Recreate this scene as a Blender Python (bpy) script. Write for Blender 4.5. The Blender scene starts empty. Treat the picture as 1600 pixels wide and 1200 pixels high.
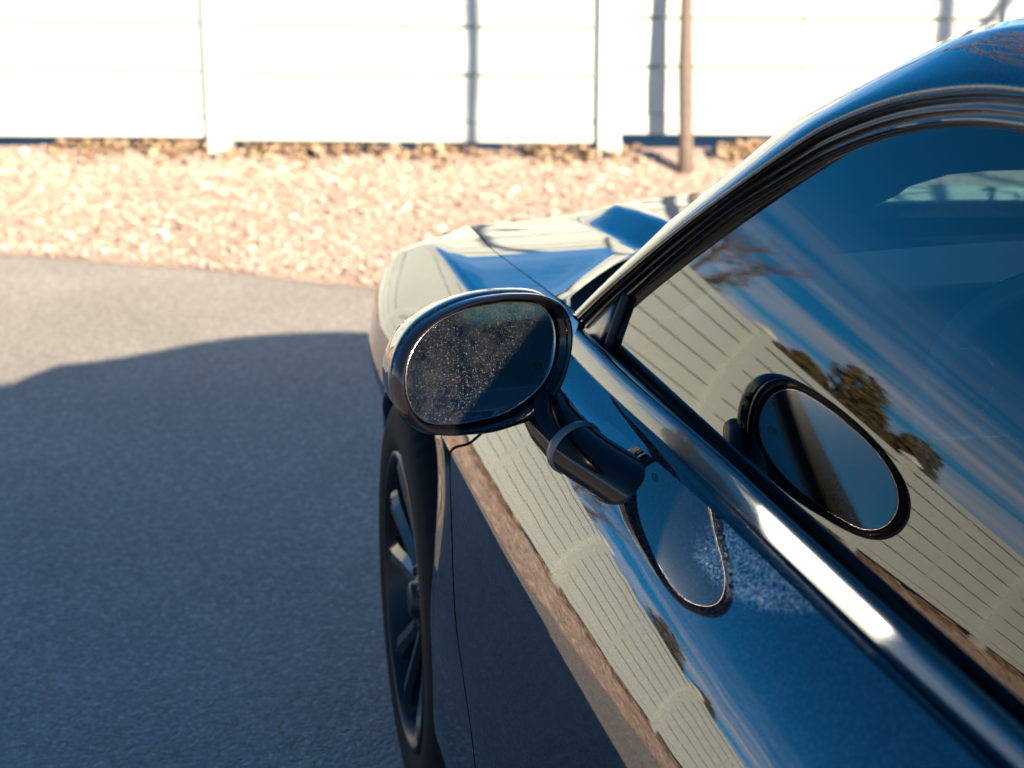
import bpy, bmesh, math, random
from mathutils import Vector, Matrix, noise
random.seed(7)
S = bpy.context.scene
C = S.collection
R = math.radians

# ------------------------------------------------------------------ camera
cam_d = bpy.data.cameras.new('camera')
cam = bpy.data.objects.new('camera', cam_d); C.objects.link(cam); S.camera = cam
CP = Vector((0, 0, 1.67))
Fw = Vector((0.1774, 0.9417, -0.2859)).normalized()
Rt = Vector((0.9827, -0.1851, 0)).normalized()
Up = Rt.cross(Fw).normalized()
m = Matrix((Rt, Up, -Fw)).transposed().to_4x4(); m.translation = CP
cam.matrix_world = m
cam_d.sensor_width = 36; cam_d.lens = 36 * 2950 / 1600
cam_d.clip_start = .05; cam_d.clip_end = 2000
cam_d.dof.use_dof = True; cam_d.dof.focus_distance = 2.50; cam_d.dof.aperture_fstop = 5.2

# ------------------------------------------------------------------ light
SUN_DIR = Vector((-.44, 1, -.395)).normalized()
el = math.asin(-SUN_DIR.z)
az = math.atan2(-SUN_DIR.x, -SUN_DIR.y)          # clockwise from +Y
W = bpy.data.worlds.new('World'); S.world = W; W.use_nodes = True
nt = W.node_tree; nt.nodes.clear()
def N(t, typ, **k):
    n = t.nodes.new(typ)
    for a, b in k.items(): setattr(n, a, b)
    return n
sky = N(nt, 'ShaderNodeTexSky', sky_type='NISHITA', sun_disc=False, sun_elevation=el, sun_rotation=az)
sky.altitude = 2500; sky.air_density = .8; sky.dust_density = .5; sky.ozone_density = 4.0
bg = N(nt, 'ShaderNodeBackground'); bg.inputs['Strength'].default_value = SKY_STRENGTH = .050
tc = N(nt, 'ShaderNodeTexCoord'); mp = N(nt, 'ShaderNodeMapping')
mp.inputs['Scale'].default_value = (2.6, 2.6, 42)
nz = N(nt, 'ShaderNodeTexNoise'); nz.inputs['Scale'].default_value = 1.3; nz.inputs['Detail'].default_value = 9; nz.inputs['Roughness'].default_value = .55
nz.inputs['Distortion'].default_value = .35
cr = N(nt, 'ShaderNodeValToRGB'); cr.color_ramp.elements[0].position = .36; cr.color_ramp.elements[1].position = .60
sx = N(nt, 'ShaderNodeSeparateXYZ'); el_r = N(nt, 'ShaderNodeValToRGB')
e = el_r.color_ramp.elements; e[0].position = 0.0; e[0].color = (.9,)*3 + (1,); e[1].position = .23; e[1].color = (0, 0, 0, 1)
a_ = el_r.color_ramp.elements.new(.11); a_.color = (.9, .9, .9, 1)
a_ = el_r.color_ramp.elements.new(.165); a_.color = (.22, .22, .22, 1)
mu = N(nt, 'ShaderNodeMath', operation='MULTIPLY'); mx = N(nt, 'ShaderNodeMix', data_type='RGBA')
mx.inputs[7].default_value = (8.6, 9.0, 10.2, 1)
k = nt.links.new
k(tc.outputs['Generated'], mp.inputs[0]); k(mp.outputs[0], nz.inputs['Vector']); k(nz.outputs['Fac'], cr.inputs[0])
k(tc.outputs['Generated'], sx.inputs[0]); k(sx.outputs['Z'], el_r.inputs[0])
k(cr.outputs[0], mu.inputs[0]); k(el_r.outputs[0], mu.inputs[1]); k(mu.outputs[0], mx.inputs[0]); tint = N(nt, 'ShaderNodeMix', data_type='RGBA', blend_type='MULTIPLY'); tint.inputs[0].default_value = 1; tint.inputs[7].default_value = (.13, .93, 1.10, 1)
k(sky.outputs[0], tint.inputs[6]); k(tint.outputs[2], mx.inputs[6])
k(mx.outputs[2], bg.inputs[0]); k(bg.outputs[0], N(nt, 'ShaderNodeOutputWorld').inputs[0])

sun_d = bpy.data.lights.new('sun', 'SUN'); sun = bpy.data.objects.new('sun', sun_d); C.objects.link(sun)
sun_d.energy = 5; sun_d.angle = R(.5); sun_d.color = (1, .80, .56)
sun.rotation_mode = 'QUATERNION'; sun.rotation_quaternion = SUN_DIR.to_track_quat('-Z', 'Y'); sun.location = (3, -3, 6)
S.view_settings.view_transform = 'Standard'; S.view_settings.look = 'None'
S.view_settings.exposure = 1.9; S.view_settings.gamma = 1; S.view_settings.use_curve_mapping = False
S.cycles.use_denoising = True
S.cycles.max_bounces = 10; S.cycles.transparent_max_bounces = 12
S.cycles.caustics_reflective = True; S.cycles.blur_glossy = 0; S.cycles.use_guiding = True; S.cycles.use_surface_guiding = True
S.cycles.sample_clamp_indirect = 40

# ------------------------------------------------------------------ materials
def mat(name):
    M_ = bpy.data.materials.new(name); M_.use_nodes = True
    t = M_.node_tree; return M_, t, t.nodes['Principled BSDF'], t.nodes['Material Output']
def simple(name, col, rough=.5, metal=0., coat=0., var=0., scale=40, bump=0., bscale=200, coat_r=.03, spec=.5):
    M_, t, p, o = mat(name)
    p.inputs['Base Color'].default_value = (*col, 1); p.inputs['Roughness'].default_value = rough
    p.inputs['Metallic'].default_value = metal; p.inputs['Coat Weight'].default_value = coat; p.inputs['Coat Roughness'].default_value = coat_r
    p.inputs['Specular IOR Level'].default_value = spec
    tx = N(t, 'ShaderNodeTexCoord')
    if var:
        n = N(t, 'ShaderNodeTexNoise'); n.inputs['Scale'].default_value = scale; n.inputs['Detail'].default_value = 5
        r = N(t, 'ShaderNodeMix', data_type='RGBA')
        r.inputs[6].default_value = (*[c * (1 - var) for c in col], 1); r.inputs[7].default_value = (*[min(1, c * (1 + var)) for c in col], 1)
        t.links.new(tx.outputs['Object'], n.inputs['Vector']); t.links.new(n.outputs['Fac'], r.inputs[0]); t.links.new(r.outputs[2], p.inputs['Base Color'])
    if bump:
        n = N(t, 'ShaderNodeTexNoise'); n.inputs['Scale'].default_value = bscale; n.inputs['Detail'].default_value = 4
        b = N(t, 'ShaderNodeBump'); b.inputs['Strength'].default_value = bump; b.inputs['Distance'].default_value = .002
        t.links.new(tx.outputs['Object'], n.inputs['Vector']); t.links.new(n.outputs['Fac'], b.inputs['Height']); t.links.new(b.outputs[0], p.inputs['Normal'])
    return M_

# deep blue metallic paint under clear coat; faint orange peel in the coat, flakes in the base
def paint(name, col=(.0002, .0035, .012), peel=.00025):
    M_, t, p, o = mat(name); l = t.links.new
    tx = N(t, 'ShaderNodeTexCoord')
    v = N(t, 'ShaderNodeTexVoronoi'); v.inputs['Scale'].default_value = 1000
    r = N(t, 'ShaderNodeMix', data_type='RGBA')
    r.inputs[6].default_value = (*col, 1); r.inputs[7].default_value = (.15, .16, .17, 1)
    s_ = N(t, 'ShaderNodeSeparateColor'); l(tx.outputs['Object'], v.inputs['Vector']); l(v.outputs['Color'], s_.inputs[0])
    pw = N(t, 'ShaderNodeMath', operation='POWER'); pw.inputs[1].default_value = 6.5; l(s_.outputs[0], pw.inputs[0]); l(pw.outputs[0], r.inputs[0])
    l(r.outputs[2], p.inputs['Base Color'])
    p.inputs['Metallic'].default_value = .9; p.inputs['Roughness'].default_value = .42; p.inputs['Specular Tint'].default_value = (.12, .22, .38, 1); p.inputs['Specular IOR Level'].default_value = 0
    p.inputs['Coat Weight'].default_value = 1; p.inputs['Coat Roughness'].default_value = .006; p.inputs['Coat IOR'].default_value = 1.8
    n = N(t, 'ShaderNodeTexNoise'); n.inputs['Scale'].default_value = 9; n.inputs['Detail'].default_value = 1.0
    b = N(t, 'ShaderNodeBump'); b.inputs['Strength'].default_value = 1; b.inputs['Distance'].default_value = peel
    l(tx.outputs['Object'], n.inputs['Vector']); l(n.outputs['Fac'], b.inputs['Height']); l(b.outputs[0], p.inputs['Coat Normal'])
    return M_

MP = paint('blue_paint')
MB = simple('gloss_black', (.004, .004, .006), .45, coat=1, coat_r=.015, spec=.05)
MT = simple('black_trim', (.010, .011, .013), .30, coat=.5, coat_r=.12, bump=.1)
MSEAL = simple('rubber_seal', (.008, .008, .009), .6, bump=.15)
MRUB = simple('tyre_rubber', (.011, .0105, .0105), .85, spec=.25, var=.35, scale=30, bump=.3, bscale=120)
MRIM = simple('dark_rim', (.006, .008, .011), .45, coat=.12, coat_r=.08, spec=.3)
MSPK = simple('gloss_spoke', (.004, .005, .008), .4, coat=1, coat_r=.04, spec=.1)
MWELL = simple('wheel_liner', (.006, .006, .006), .9)
MINT = simple('interior_black', (.006, .008, .011), .5, bump=.3, bscale=300)
MWHL = simple('wheel_leather', (.28, .31, .33), .25, coat=.6)
MLEA = simple('seat_leather', (.018, .019, .022), .5, bump=.3, bscale=160)
MHEAD = simple('headliner', (.03, .03, .032), .9)
MMOLD = simple('satin_trim', (.065, .065, .068), .26, metal=1, coat=.6, coat_r=.03)
MARM = simple('arm_black', (.002, .003, .006), .5, coat=.6, coat_r=.02, spec=.05)
MCOL = simple('grey_ring', (.12, .125, .13), .35, coat=.3)
MCHR = simple('satin_metal', (.4, .4, .42), .25, metal=1)

def glassmat(name, tint, ior=1.5, boost=1.0, dust=0.0):
    M_ = bpy.data.materials.new(name); M_.use_nodes = True; t = M_.node_tree; t.nodes.clear(); l = t.links.new
    tr = N(t, 'ShaderNodeBsdfTransparent'); tr.inputs[0].default_value = (*tint, 1)
    gl = N(t, 'ShaderNodeBsdfGlossy'); gl.inputs['Roughness'].default_value = .0; gl.inputs[0].default_value = (1, 1, 1, 1)
    fr = N(t, 'ShaderNodeFresnel'); fr.inputs['IOR'].default_value = ior
    mm = N(t, 'ShaderNodeMath', operation='MULTIPLY'); mm.inputs[1].default_value = boost; mm.use_clamp = True
    mx_ = N(t, 'ShaderNodeMixShader'); o = N(t, 'ShaderNodeOutputMaterial')
    ge = N(t, 'ShaderNodeNewGeometry'); mr = N(t, 'ShaderNodeMapRange'); mr.inputs['To Min'].default_value = ior; mr.inputs['To Max'].default_value = 1 / ior
    l(ge.outputs['Backfacing'], mr.inputs['Value']); l(mr.outputs[0], fr.inputs['IOR']); l(fr.outputs[0], mm.inputs[0]); l(mm.outputs[0], mx_.inputs[0]); l(tr.outputs[0], mx_.inputs[1]); l(gl.outputs[0], mx_.inputs[2])
    last = mx_.outputs[0]
    if dust:
        tx = N(t, 'ShaderNodeTexCoord')
        n = N(t, 'ShaderNodeTexNoise'); n.inputs['Scale'].default_value = 420; n.inputs['Detail'].default_value = 2
        c_ = N(t, 'ShaderNodeValToRGB'); c_.color_ramp.elements[0].position = .70; c_.color_ramp.elements[1].position = .80
        c_.color_ramp.elements[1].color = (dust,)*3 + (1,)
        d = N(t, 'ShaderNodeBsdfDiffuse'); d.inputs[0].default_value = (.5, .5, .5, 1); m2 = N(t, 'ShaderNodeMixShader')
        l(tx.outputs['Object'], n.inputs['Vector']); l(n.outputs['Fac'], c_.inputs[0]); l(c_.outputs[0], m2.inputs[0]); l(last, m2.inputs[1]); l(d.outputs[0], m2.inputs[2]); last = m2.outputs[0]
    l(last, o.inputs[0]); return M_
MGL = glassmat('side_glass', (.20, .34, .36), 1.52, 1.05, .04)
MWS = glassmat('windshield_glass', (.72, .86, .84), 1.5, 1.0)

# mirror glass: silvered, with dust speckles and a dim film
def mirror_mat():
    M_ = bpy.data.materials.new('mirror_glass'); M_.use_nodes = True; t = M_.node_tree; t.nodes.clear(); l = t.links.new
    tx = N(t, 'ShaderNodeTexCoord')
    g = N(t, 'ShaderNodeBsdfGlossy'); g.inputs[0].default_value = (.66, .74, .76, 1); g.inputs['Roughness'].default_value = .045
    d = N(t, 'ShaderNodeBsdfDiffuse'); d.inputs[0].default_value = (.62, .66, .70, 1)
    def speck(scale, lo, hi, amt, off):
        mpn = N(t, 'ShaderNodeMapping'); mpn.inputs['Location'].default_value = off; l(tx.outputs['Object'], mpn.inputs[0])
        n = N(t, 'ShaderNodeTexNoise'); n.inputs['Scale'].default_value = scale; n.inputs['Detail'].default_value = 3; n.inputs['Roughness'].default_value = .7
        c_ = N(t, 'ShaderNodeValToRGB'); c_.color_ramp.elements[0].position = lo; c_.color_ramp.elements[1].position = hi; c_.color_ramp.elements[1].color = (amt,)*3 + (1,)
        l(mpn.outputs[0], n.inputs['Vector']); l(n.outputs['Fac'], c_.inputs[0]); return c_.outputs[0]
    a = speck(520, .59, .70, 1, (0, 0, 0)); b = speck(13, .30, .66, 1, (3, 1, 0)); c = speck(800, .66, .74, 1, (5, 0, 2)); f = speck(30, .35, .75, .07, (1, 7, 2))
    m1 = N(t, 'ShaderNodeMath', operation='MULTIPLY'); l(a, m1.inputs[0]); l(b, m1.inputs[1])
    m2 = N(t, 'ShaderNodeMath', operation='MAXIMUM'); l(m1.outputs[0], m2.inputs[0]); l(c, m2.inputs[1])
    m3 = N(t, 'ShaderNodeMath', operation='ADD'); m3.use_clamp = True; l(m2.outputs[0], m3.inputs[0]); l(f, m3.inputs[1])
    m4 = N(t, 'ShaderNodeMath', operation='MULTIPLY'); m4.inputs[1].default_value = .25; l(m3.outputs[0], m4.inputs[0])
    mx_ = N(t, 'ShaderNodeMixShader'); l(m4.outputs[0], mx_.inputs[0]); l(g.outputs[0], mx_.inputs[1]); l(d.outputs[0], mx_.inputs[2])
    l(mx_.outputs[0], N(t, 'ShaderNodeOutputMaterial').inputs[0]); return M_
MMIR = mirror_mat()

# asphalt
def asphalt_mat():
    M_, t, p, o = mat('asphalt'); l = t.links.new; tx = N(t, 'ShaderNodeTexCoord')
    v = N(t, 'ShaderNodeTexVoronoi'); v.inputs['Scale'].default_value = 115; l(tx.outputs['Object'], v.inputs['Vector'])
    s_ = N(t, 'ShaderNodeSeparateColor'); l(v.outputs['Color'], s_.inputs[0])
    r = N(t, 'ShaderNodeValToRGB'); l(s_.outputs[0], r.inputs[0])
    ee = r.color_ramp.elements; ee[0].color = (.235, .222, .207, 1); ee[1].color = (.50, .48, .455, 1); ee[1].position = 1
    q = ee.new(.55); q.color = (.32, .305, .288, 1); q = ee.new(.88); q.color = (.375, .358, .338, 1)
    n = N(t, 'ShaderNodeTexNoise'); n.inputs['Scale'].default_value = 1.3; n.inputs['Detail'].default_value = 6; l(tx.outputs['Object'], n.inputs['Vector'])
    r2 = N(t, 'ShaderNodeValToRGB'); r2.color_ramp.elements[0].color = (.75,)*3 + (1,); r2.color_ramp.elements[1].color = (1.2,)*3 + (1,); l(n.outputs['Fac'], r2.inputs[0])
    mm = N(t, 'ShaderNodeMix', data_type='RGBA', blend_type='MULTIPLY'); mm.inputs[0].default_value = 1; l(r.outputs[0], mm.inputs[6]); l(r2.outputs[0], mm.inputs[7]); l(mm.outputs[2], p.inputs['Base Color'])
    p.inputs['Roughness'].default_value = .85
    b = N(t, 'ShaderNodeBump'); b.inputs['Strength'].default_value = 1; b.inputs['Distance'].default_value = .003; b.invert = True
    l(v.outputs['Distance'], b.inputs['Height']); l(b.outputs[0], p.inputs['Normal']); return M_
MASP = asphalt_mat()
MVIN = simple('white_vinyl', (.455, .515, .505), .35, var=.03, scale=6, bump=.06, bscale=60)
MCAP = simple('white_vinyl_cap', (.82, .81, .77), .35, bump=.05)
MSOIL = simple('mulch_soil', (.46, .36, .315), .95, var=.5, scale=60, bump=.9, bscale=90)
MBARK = simple('bark', (.13, .105, .095), .9, var=.45, scale=60, bump=.9, bscale=80)
MGRASS = simple('dry_grass', (.14, .13, .06), .95, var=.4, scale=3)
def chipmat(name, cols):
    M_, t, p, o = mat(name); l = t.links.new
    gi = N(t, 'ShaderNodeNewGeometry'); r = N(t, 'ShaderNodeValToRGB'); r.color_ramp.interpolation = 'CONSTANT'
    ee = r.color_ramp.elements
    for i, c_ in enumerate(cols):
        q = ee[i] if i < 2 else ee.new(i / len(cols)); q.position = i / len(cols); q.color = (*c_, 1)
    l(gi.outputs['Random Per Island'], r.inputs[0]); l(r.outputs[0], p.inputs['Base Color']); p.inputs['Roughness'].default_value = .8
    return M_
MCHIP = chipmat('mulch_chips', [(.50, .395, .345), (.49, .385, .335), (.53, .43, .38), (.46, .36, .31), (.51, .40, .35), (.56, .48, .44), (.49, .385, .33), (.42, .325, .28)])
MLEAF = chipmat('dry_leaves', [(.32, .22, .14), (.25, .17, .11), (.36, .27, .18), (.19, .13, .085), (.40, .31, .22)])
MFOL = chipmat('evergreen_leaves', [(.085, .080, .030), (.11, .095, .036), (.07, .068, .026), (.14, .10, .045), (.09, .065, .03)])

# ------------------------------------------------------------------ helpers
def tag(o, label=None, cat=None, group=None, kind=None):
    if label: o['label'] = label
    if cat: o['category'] = cat
    if group: o['group'] = group
    if kind: o['kind'] = kind
    return o
def empty(name, loc):
    o = bpy.data.objects.new(name, None); C.objects.link(o); o.location = loc; o.empty_display_size = .1; return o
def org(o):
    v = Vector((0, 0, 0))
    while o: v = v + o.location; o = o.parent
    return v
def obj(name, verts, faces, material, parent=None, smooth=True, auto=None):
    off = org(parent) if parent else Vector((0, 0, 0))
    me = bpy.data.meshes.new(name)
    me.from_pydata([tuple(Vector(v) - off) for v in verts], [], faces)
    me.materials.append(material)
    if smooth: me.polygons.foreach_set('use_smooth', [True] * len(me.polygons))
    me.update()
    if auto is not None and smooth:
        try: me.set_sharp_from_angle(angle=R(auto))
        except Exception: pass
    o = bpy.data.objects.new(name, me); C.objects.link(o); o.parent = parent; return o
def loft(rows, close=False, closev=False):
    v = [p for r in rows for p in r]; n = len(rows[0]); f = []
    nr = len(rows)
    for i in range(nr if closev else nr - 1):
        for j in range(n if close else n - 1):
            a = i * n + j; b = i * n + (j + 1) % n; c = ((i + 1) % nr) * n + (j + 1) % n; d = ((i + 1) % nr) * n + j
            f.append((a, b, c, d))
    return v, f
class MBd:
    def __init__(s): s.v = []; s.f = []
    def add(s, v, f): n = len(s.v); s.v += [tuple(p) for p in v]; s.f += [tuple(i + n for i in q) for q in f]
    def box(s, c, d, ax=None):
        X, Y, Z = ax or (Vector((1, 0, 0)), Vector((0, 1, 0)), Vector((0, 0, 1))); c = Vector(c)
        v = [c + X * (sx_ * d[0] / 2) + Y * (sy_ * d[1] / 2) + Z * (sz_ * d[2] / 2) for sz_ in (-1, 1) for sy_ in (-1, 1) for sx_ in (-1, 1)]
        s.add(v, [(0, 2, 3, 1), (4, 5, 7, 6), (0, 1, 5, 4), (2, 6, 7, 3), (0, 4, 6, 2), (1, 3, 7, 5)])
    def tube(s, pts, rad, n=8, cap=True):
        pts = [Vector(p) for p in pts]; rows = []
        for i, p in enumerate(pts):
            t = (pts[min(i + 1, len(pts) - 1)] - pts[max(i - 1, 0)]).normalized()
            u = t.cross(Vector((0, 0, 1)) if abs(t.z) < .9 else Vector((0, 1, 0))).normalized(); w = t.cross(u)
            r = rad[i] if hasattr(rad, '__len__') else rad
            rows.append([p + (u * math.cos(2 * math.pi * q / n) + w * math.sin(2 * math.pi * q / n)) * r for q in range(n)])
        v, f = loft(rows, True)
        if cap: f = f + [tuple(range(n - 1, -1, -1)), tuple(range(len(v) - n, len(v)))]
        s.add(v, f)
    def build(s, name, material, parent=None, smooth=True, auto=None): return obj(name, s.v, s.f, material, parent, smooth, auto)
def interp(tab, x):
    if x <= tab[0][0]: return tab[0][1]
    for (a, fa), (b, fb) in zip(tab, tab[1:]):
        if x <= b: return fa + (fb - fa) * (x - a) / (b - a)
    return tab[-1][1]
def sstep(a, b, x):
    t = max(0, min(1, (x - a) / (b - a))); return t * t * (3 - 2 * t)
def spline(P, n):          # Catmull-Rom through 3D points
    P = [Vector(p) for p in P]; out = []
    for i in range(len(P) - 1):
        p0 = P[i - 1] if i else P[0] * 2 - P[1]; p1 = P[i]; p2 = P[i + 1]; p3 = P[i + 2] if i + 2 < len(P) else p2 * 2 - p1
        for k_ in range(n):
            t = k_ / n
            out.append(.5 * ((2 * p1) + (p2 - p0) * t + (2 * p0 - 5 * p1 + 4 * p2 - p3) * t * t + (3 * p1 - p0 - 3 * p2 + p3) * t ** 3))
    out.append(P[-1]); return out
def sint(tab, x):          # smooth 1-D interpolation
    n = len(tab)
    if x <= tab[0][0]: return tab[0][1]
    if x >= tab[-1][0]: return tab[-1][1]
    for i in range(n - 1):
        if x <= tab[i + 1][0]:
            x0, y0 = tab[i]; x1, y1 = tab[i + 1]; h = x1 - x0
            m0 = (y1 - tab[i - 1][1]) / (x1 - tab[i - 1][0]) if i else (y1 - y0) / h
            m1 = (tab[i + 2][1] - y0) / (tab[i + 2][0] - x0) if i + 2 < n else (y1 - y0) / h
            t = (x - x0) / h
            return (2*t**3-3*t**2+1)*y0 + (t**3-2*t**2+t)*h*m0 + (-2*t**3+3*t**2)*y1 + (t**3-t**2)*h*m1

# ------------------------------------------------------------------ ground
obj('asphalt_lot', [(-60, -60, 0), (60, -60, 0), (60, 14, 0), (-60, 14, 0)], [(0, 1, 2, 3)], MASP)['kind'] = 'structure'
bpy.data.objects['asphalt_lot']['label'] = 'grey asphalt car park, half in the shadow of the car'
o = obj('field', [(-900, -900, -.02), (900, -900, -.02), (900, 900, -.02), (-900, 900, -.02)], [(0, 1, 2, 3)], MGRASS); o['kind'] = 'structure'

# mulch bed between the asphalt and the fence
EDGE = [(-30, 12.5), (-8, 9.95), (-4, 8.75), (-2, 8.15), (-.65, 7.66), (.10, 7.26), (.70, 6.85), (1.4, 6.35), (2.0, 5.7), (2.4, 4.9), (2.6, 4.0), (2.75, 3.0), (3.2, 1.5)]
def edge_y(x): return sint(EDGE, x)
FA = Vector((.296, 9.020, 0)); FD = Vector((.97259, -.23252, 0)); FN = Vector((-.23252, -.97259, 0)); FW = 1.840
def fdist(x, y): return (Vector((x, y, 0)) - FA).dot(FN)      # metres in front of the fence
def bed_z(x, y):
    e_ = y - edge_y(x); fd = fdist(x, y)
    z = .012 + .10 * sstep(0, 1.5, e_)
    z += .052 * sstep(.22, -.08, fd)
    return z + .02 * noise.noise(Vector((x * 1.7, y * 1.7, 0))) * sstep(0, .4, e_)
rows = []
xs = [-30 + i * .5 for i in range(40)] + [-10 + i * .1 for i in range(150)] + [5 + i * .5 for i in range(20)]
for x in xs:
    y0 = edge_y(x) + .035 * noise.noise(Vector((x * 3, 0, 0))); y1 = 9.09 - .2391 * (x - .0) + .9
    rows.append([(x, y0 + (y1 - y0) * (j / 30), (bed_z(x, y0 + (y1 - y0) * (j / 30)) if j else .004)) for j in range(31)])
v, f = loft(rows); o = obj('mulch_bed', v, f, MSOIL); o['kind'] = 'structure'; o['label'] = 'pale bark mulch bed sloping up to the white fence'

def chips(name, n, region, mt, size, seed, asp=(.25, .6), lift=.01, curl=.3):
    rnd = random.Random(seed); V = []; Fc = []
    while len(Fc) < n * 2:
        x, y = region(rnd)
        if y < edge_y(x) - .03 + .05 * rnd.random(): continue
        L_ = size * rnd.uniform(.5, 1.5); w = L_ * rnd.uniform(*asp); a = rnd.uniform(0, 6.3)
        ux = Vector((math.cos(a), math.sin(a), rnd.uniform(-.5, .5))).normalized(); uy = Vector((-math.sin(a), math.cos(a), rnd.uniform(-.6, .6))).normalized()
        c = Vector((x, y, max(.006, bed_z(x, y)) + rnd.uniform(0, lift))); nn = ux.cross(uy) * (curl * w)
        b = len(V)
        V += [c - ux * L_ / 2, c - uy * w / 2 * rnd.uniform(.7, 1.1) + nn, c + ux * L_ / 2, c + uy * w / 2 * rnd.uniform(.7, 1.1) + nn * .4]
        Fc += [(b, b + 1, b + 2), (b, b + 2, b + 3)]
    o = obj(name, V, Fc, mt, smooth=False); o['kind'] = 'stuff'; return o
def near(r):
    x = r.uniform(-1.6, 5); return x, r.uniform(edge_y(x), 9.0 - .239 * (x - .296) + .05)
def farr(r):
    x = r.uniform(-14, 8); return x, r.uniform(edge_y(x), 9.0 - .239 * (x - .296) + .1)
def base(r):
    x = r.uniform(-12, 6)
    while noise.noise(Vector((x * 2.3, 7, 0))) < -.02 + r.uniform(-.15, .1): x = r.uniform(-12, 6)
    x = x; return x, 9.02 - .239 * (x - .296) - abs(r.gauss(0, .09)) + .06
chips('wood_chips', 70000, near, MCHIP, .021, 1)['label'] = 'pale wood chips and broken dry leaves covering the bed'
chips('wood_chips', 26000, farr, MCHIP, .050, 2)
chips('fallen_leaves', 5200, base, MLEAF, .048, 3, (.6, .95), .05, .5)['label'] = 'tan dry leaves blown against the foot of the fence'

# ------------------------------------------------------------------ fence
fence = empty('vinyl_fence', tuple(FA + Vector((0, 0, .1))))
tag(fence, 'long white vinyl privacy fence of horizontal boards behind the mulch bed', 'fence')
AX = (FD, FN, Vector((0, 0, 1)))
def bevbox(mb, c, d, bv=.004):
    # box with chamfered long edges (along X)
    c = Vector(c); hx, hy, hz = d[0]/2, d[1]/2, d[2]/2
    prof = [(-hy, -hz + bv), (-hy + bv, -hz), (hy - bv, -hz), (hy, -hz + bv), (hy, hz - bv), (hy - bv, hz), (-hy + bv, hz), (-hy, hz - bv)]
    rows_ = [[c + FD * sx_ + FN * a + Vector((0, 0, b)) for a, b in prof] for sx_ in (-hx, hx)]
    v, f = loft(rows_, True); f += [tuple(range(7, -1, -1)), tuple(range(8, 16))]; mb.add(v, f)
POST = list(range(-12, 7)); POST = [float(p) if p > -1 else float(p) for p in POST]
def pu(i):       # fence coordinate of post i (one short section near the corner of the lot)
    return i * 1.0 if i >= -1 else i * 1.0 - .2
meshes = {}
def fpart(name, key, u, zc, build):
    if key not in meshes:
        mb = MBd(); build(mb); me_o = mb.build(name, MVIN if 'cap' not in name else MCAP, None, smooth=False)
        meshes[key] = me_o.data; bpy.data.objects.remove(me_o)
    o = bpy.data.objects.new(name, meshes[key]); C.objects.link(o); o.parent = fence
    o.location = FD * (u * FW) + Vector((0, 0, zc - .1)); return o
BH = .2235
for i in POST:
    u = pu(i); dz = .0
    post = fpart('post', 'post', u, 0, lambda mb: bevbox(mb, (0, 0, .0), (.107, .107, .0001)) if False else mb.box((0, 0, .86), (.107, .107, 1.74), AX))
    def capb(mb):
        mb.box((0, 0, 0), (.135, .135, .022), AX)
        v = [FD * a * .064 + FN * b * .064 + Vector((0, 0, .0115)) for a, b in ((-1, -1), (1, -1), (1, 1), (-1, 1))] + [Vector((0, 0, .055))]
        mb.add(v, [(0, 1, 4), (1, 2, 4), (2, 3, 4), (3, 0, 4)])
    cp = bpy.data.objects.new('cap', None)
    bpy.data.objects.remove(cp)
    c_ = fpart('post_cap', 'cap', u, 1.742, capb)
    if i == POST[-1]: continue
    L_ = (pu(i + 1) - u) * FW - .107; um = (u + pu(i + 1)) / 2; kk = round(L_, 3)
    dz = {0: 0.0, 1: .045, -1: .012}.get(i, .012 * (i % 3 - 1))
    fpart('bottom_rail', ('br', kk), um, .265 + dz, lambda mb: bevbox(mb, (0, 0, 0), (L_, .044, .095), .006))
    fpart('top_rail', ('tr', kk), um, 1.655 + dz, lambda mb: bevbox(mb, (0, 0, 0), (L_, .044, .085), .006))
    for s_ in (-1, 1):
        hl = L_ / 2 - .064
        for b in range(6):
            zc = .316 + BH * (b + .5) + dz
            h_ = BH if b < 5 else 1.6105 - (.316 + BH * 5)
            zz = .316 + BH * b + h_ / 2 + dz
            def bd(mb, hl=hl, h_=h_):
                # tongue-and-groove board: flat face, deep V at the joints
                pf = [(-.026, -h_/2), (-.020, -h_/2), (.0180, -h_/2 + .001), (.0180, h_/2 - .015), (-.020, h_/2 - .013), (-.026, h_/2 - .001)]
                rws = [[FD * sx_ + FN * a + Vector((0, 0, q)) for a, q in pf] for sx_ in (-hl/2, hl/2)]
                v, f = loft(rws, True); f += [tuple(range(5, -1, -1)), tuple(range(6, 12))]; mb.add(v, f)
            fpart('board', ('bd', kk, round(h_, 3)), um + s_ * (hl / 2 + .032) / FW, zz, bd)
    fpart('stile', 'stile', um, .964 + dz, lambda mb: mb.box((0, 0, 0), (.050, .050, 1.286), AX))
    for s_ in (-1, 1):
        fpart('edge_channel', 'ch', um + s_ * (L_ / 2 - .016) / FW, .964 + dz, lambda mb: mb.box((0, 0, 0), (.030, .042, 1.286), AX))

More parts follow.
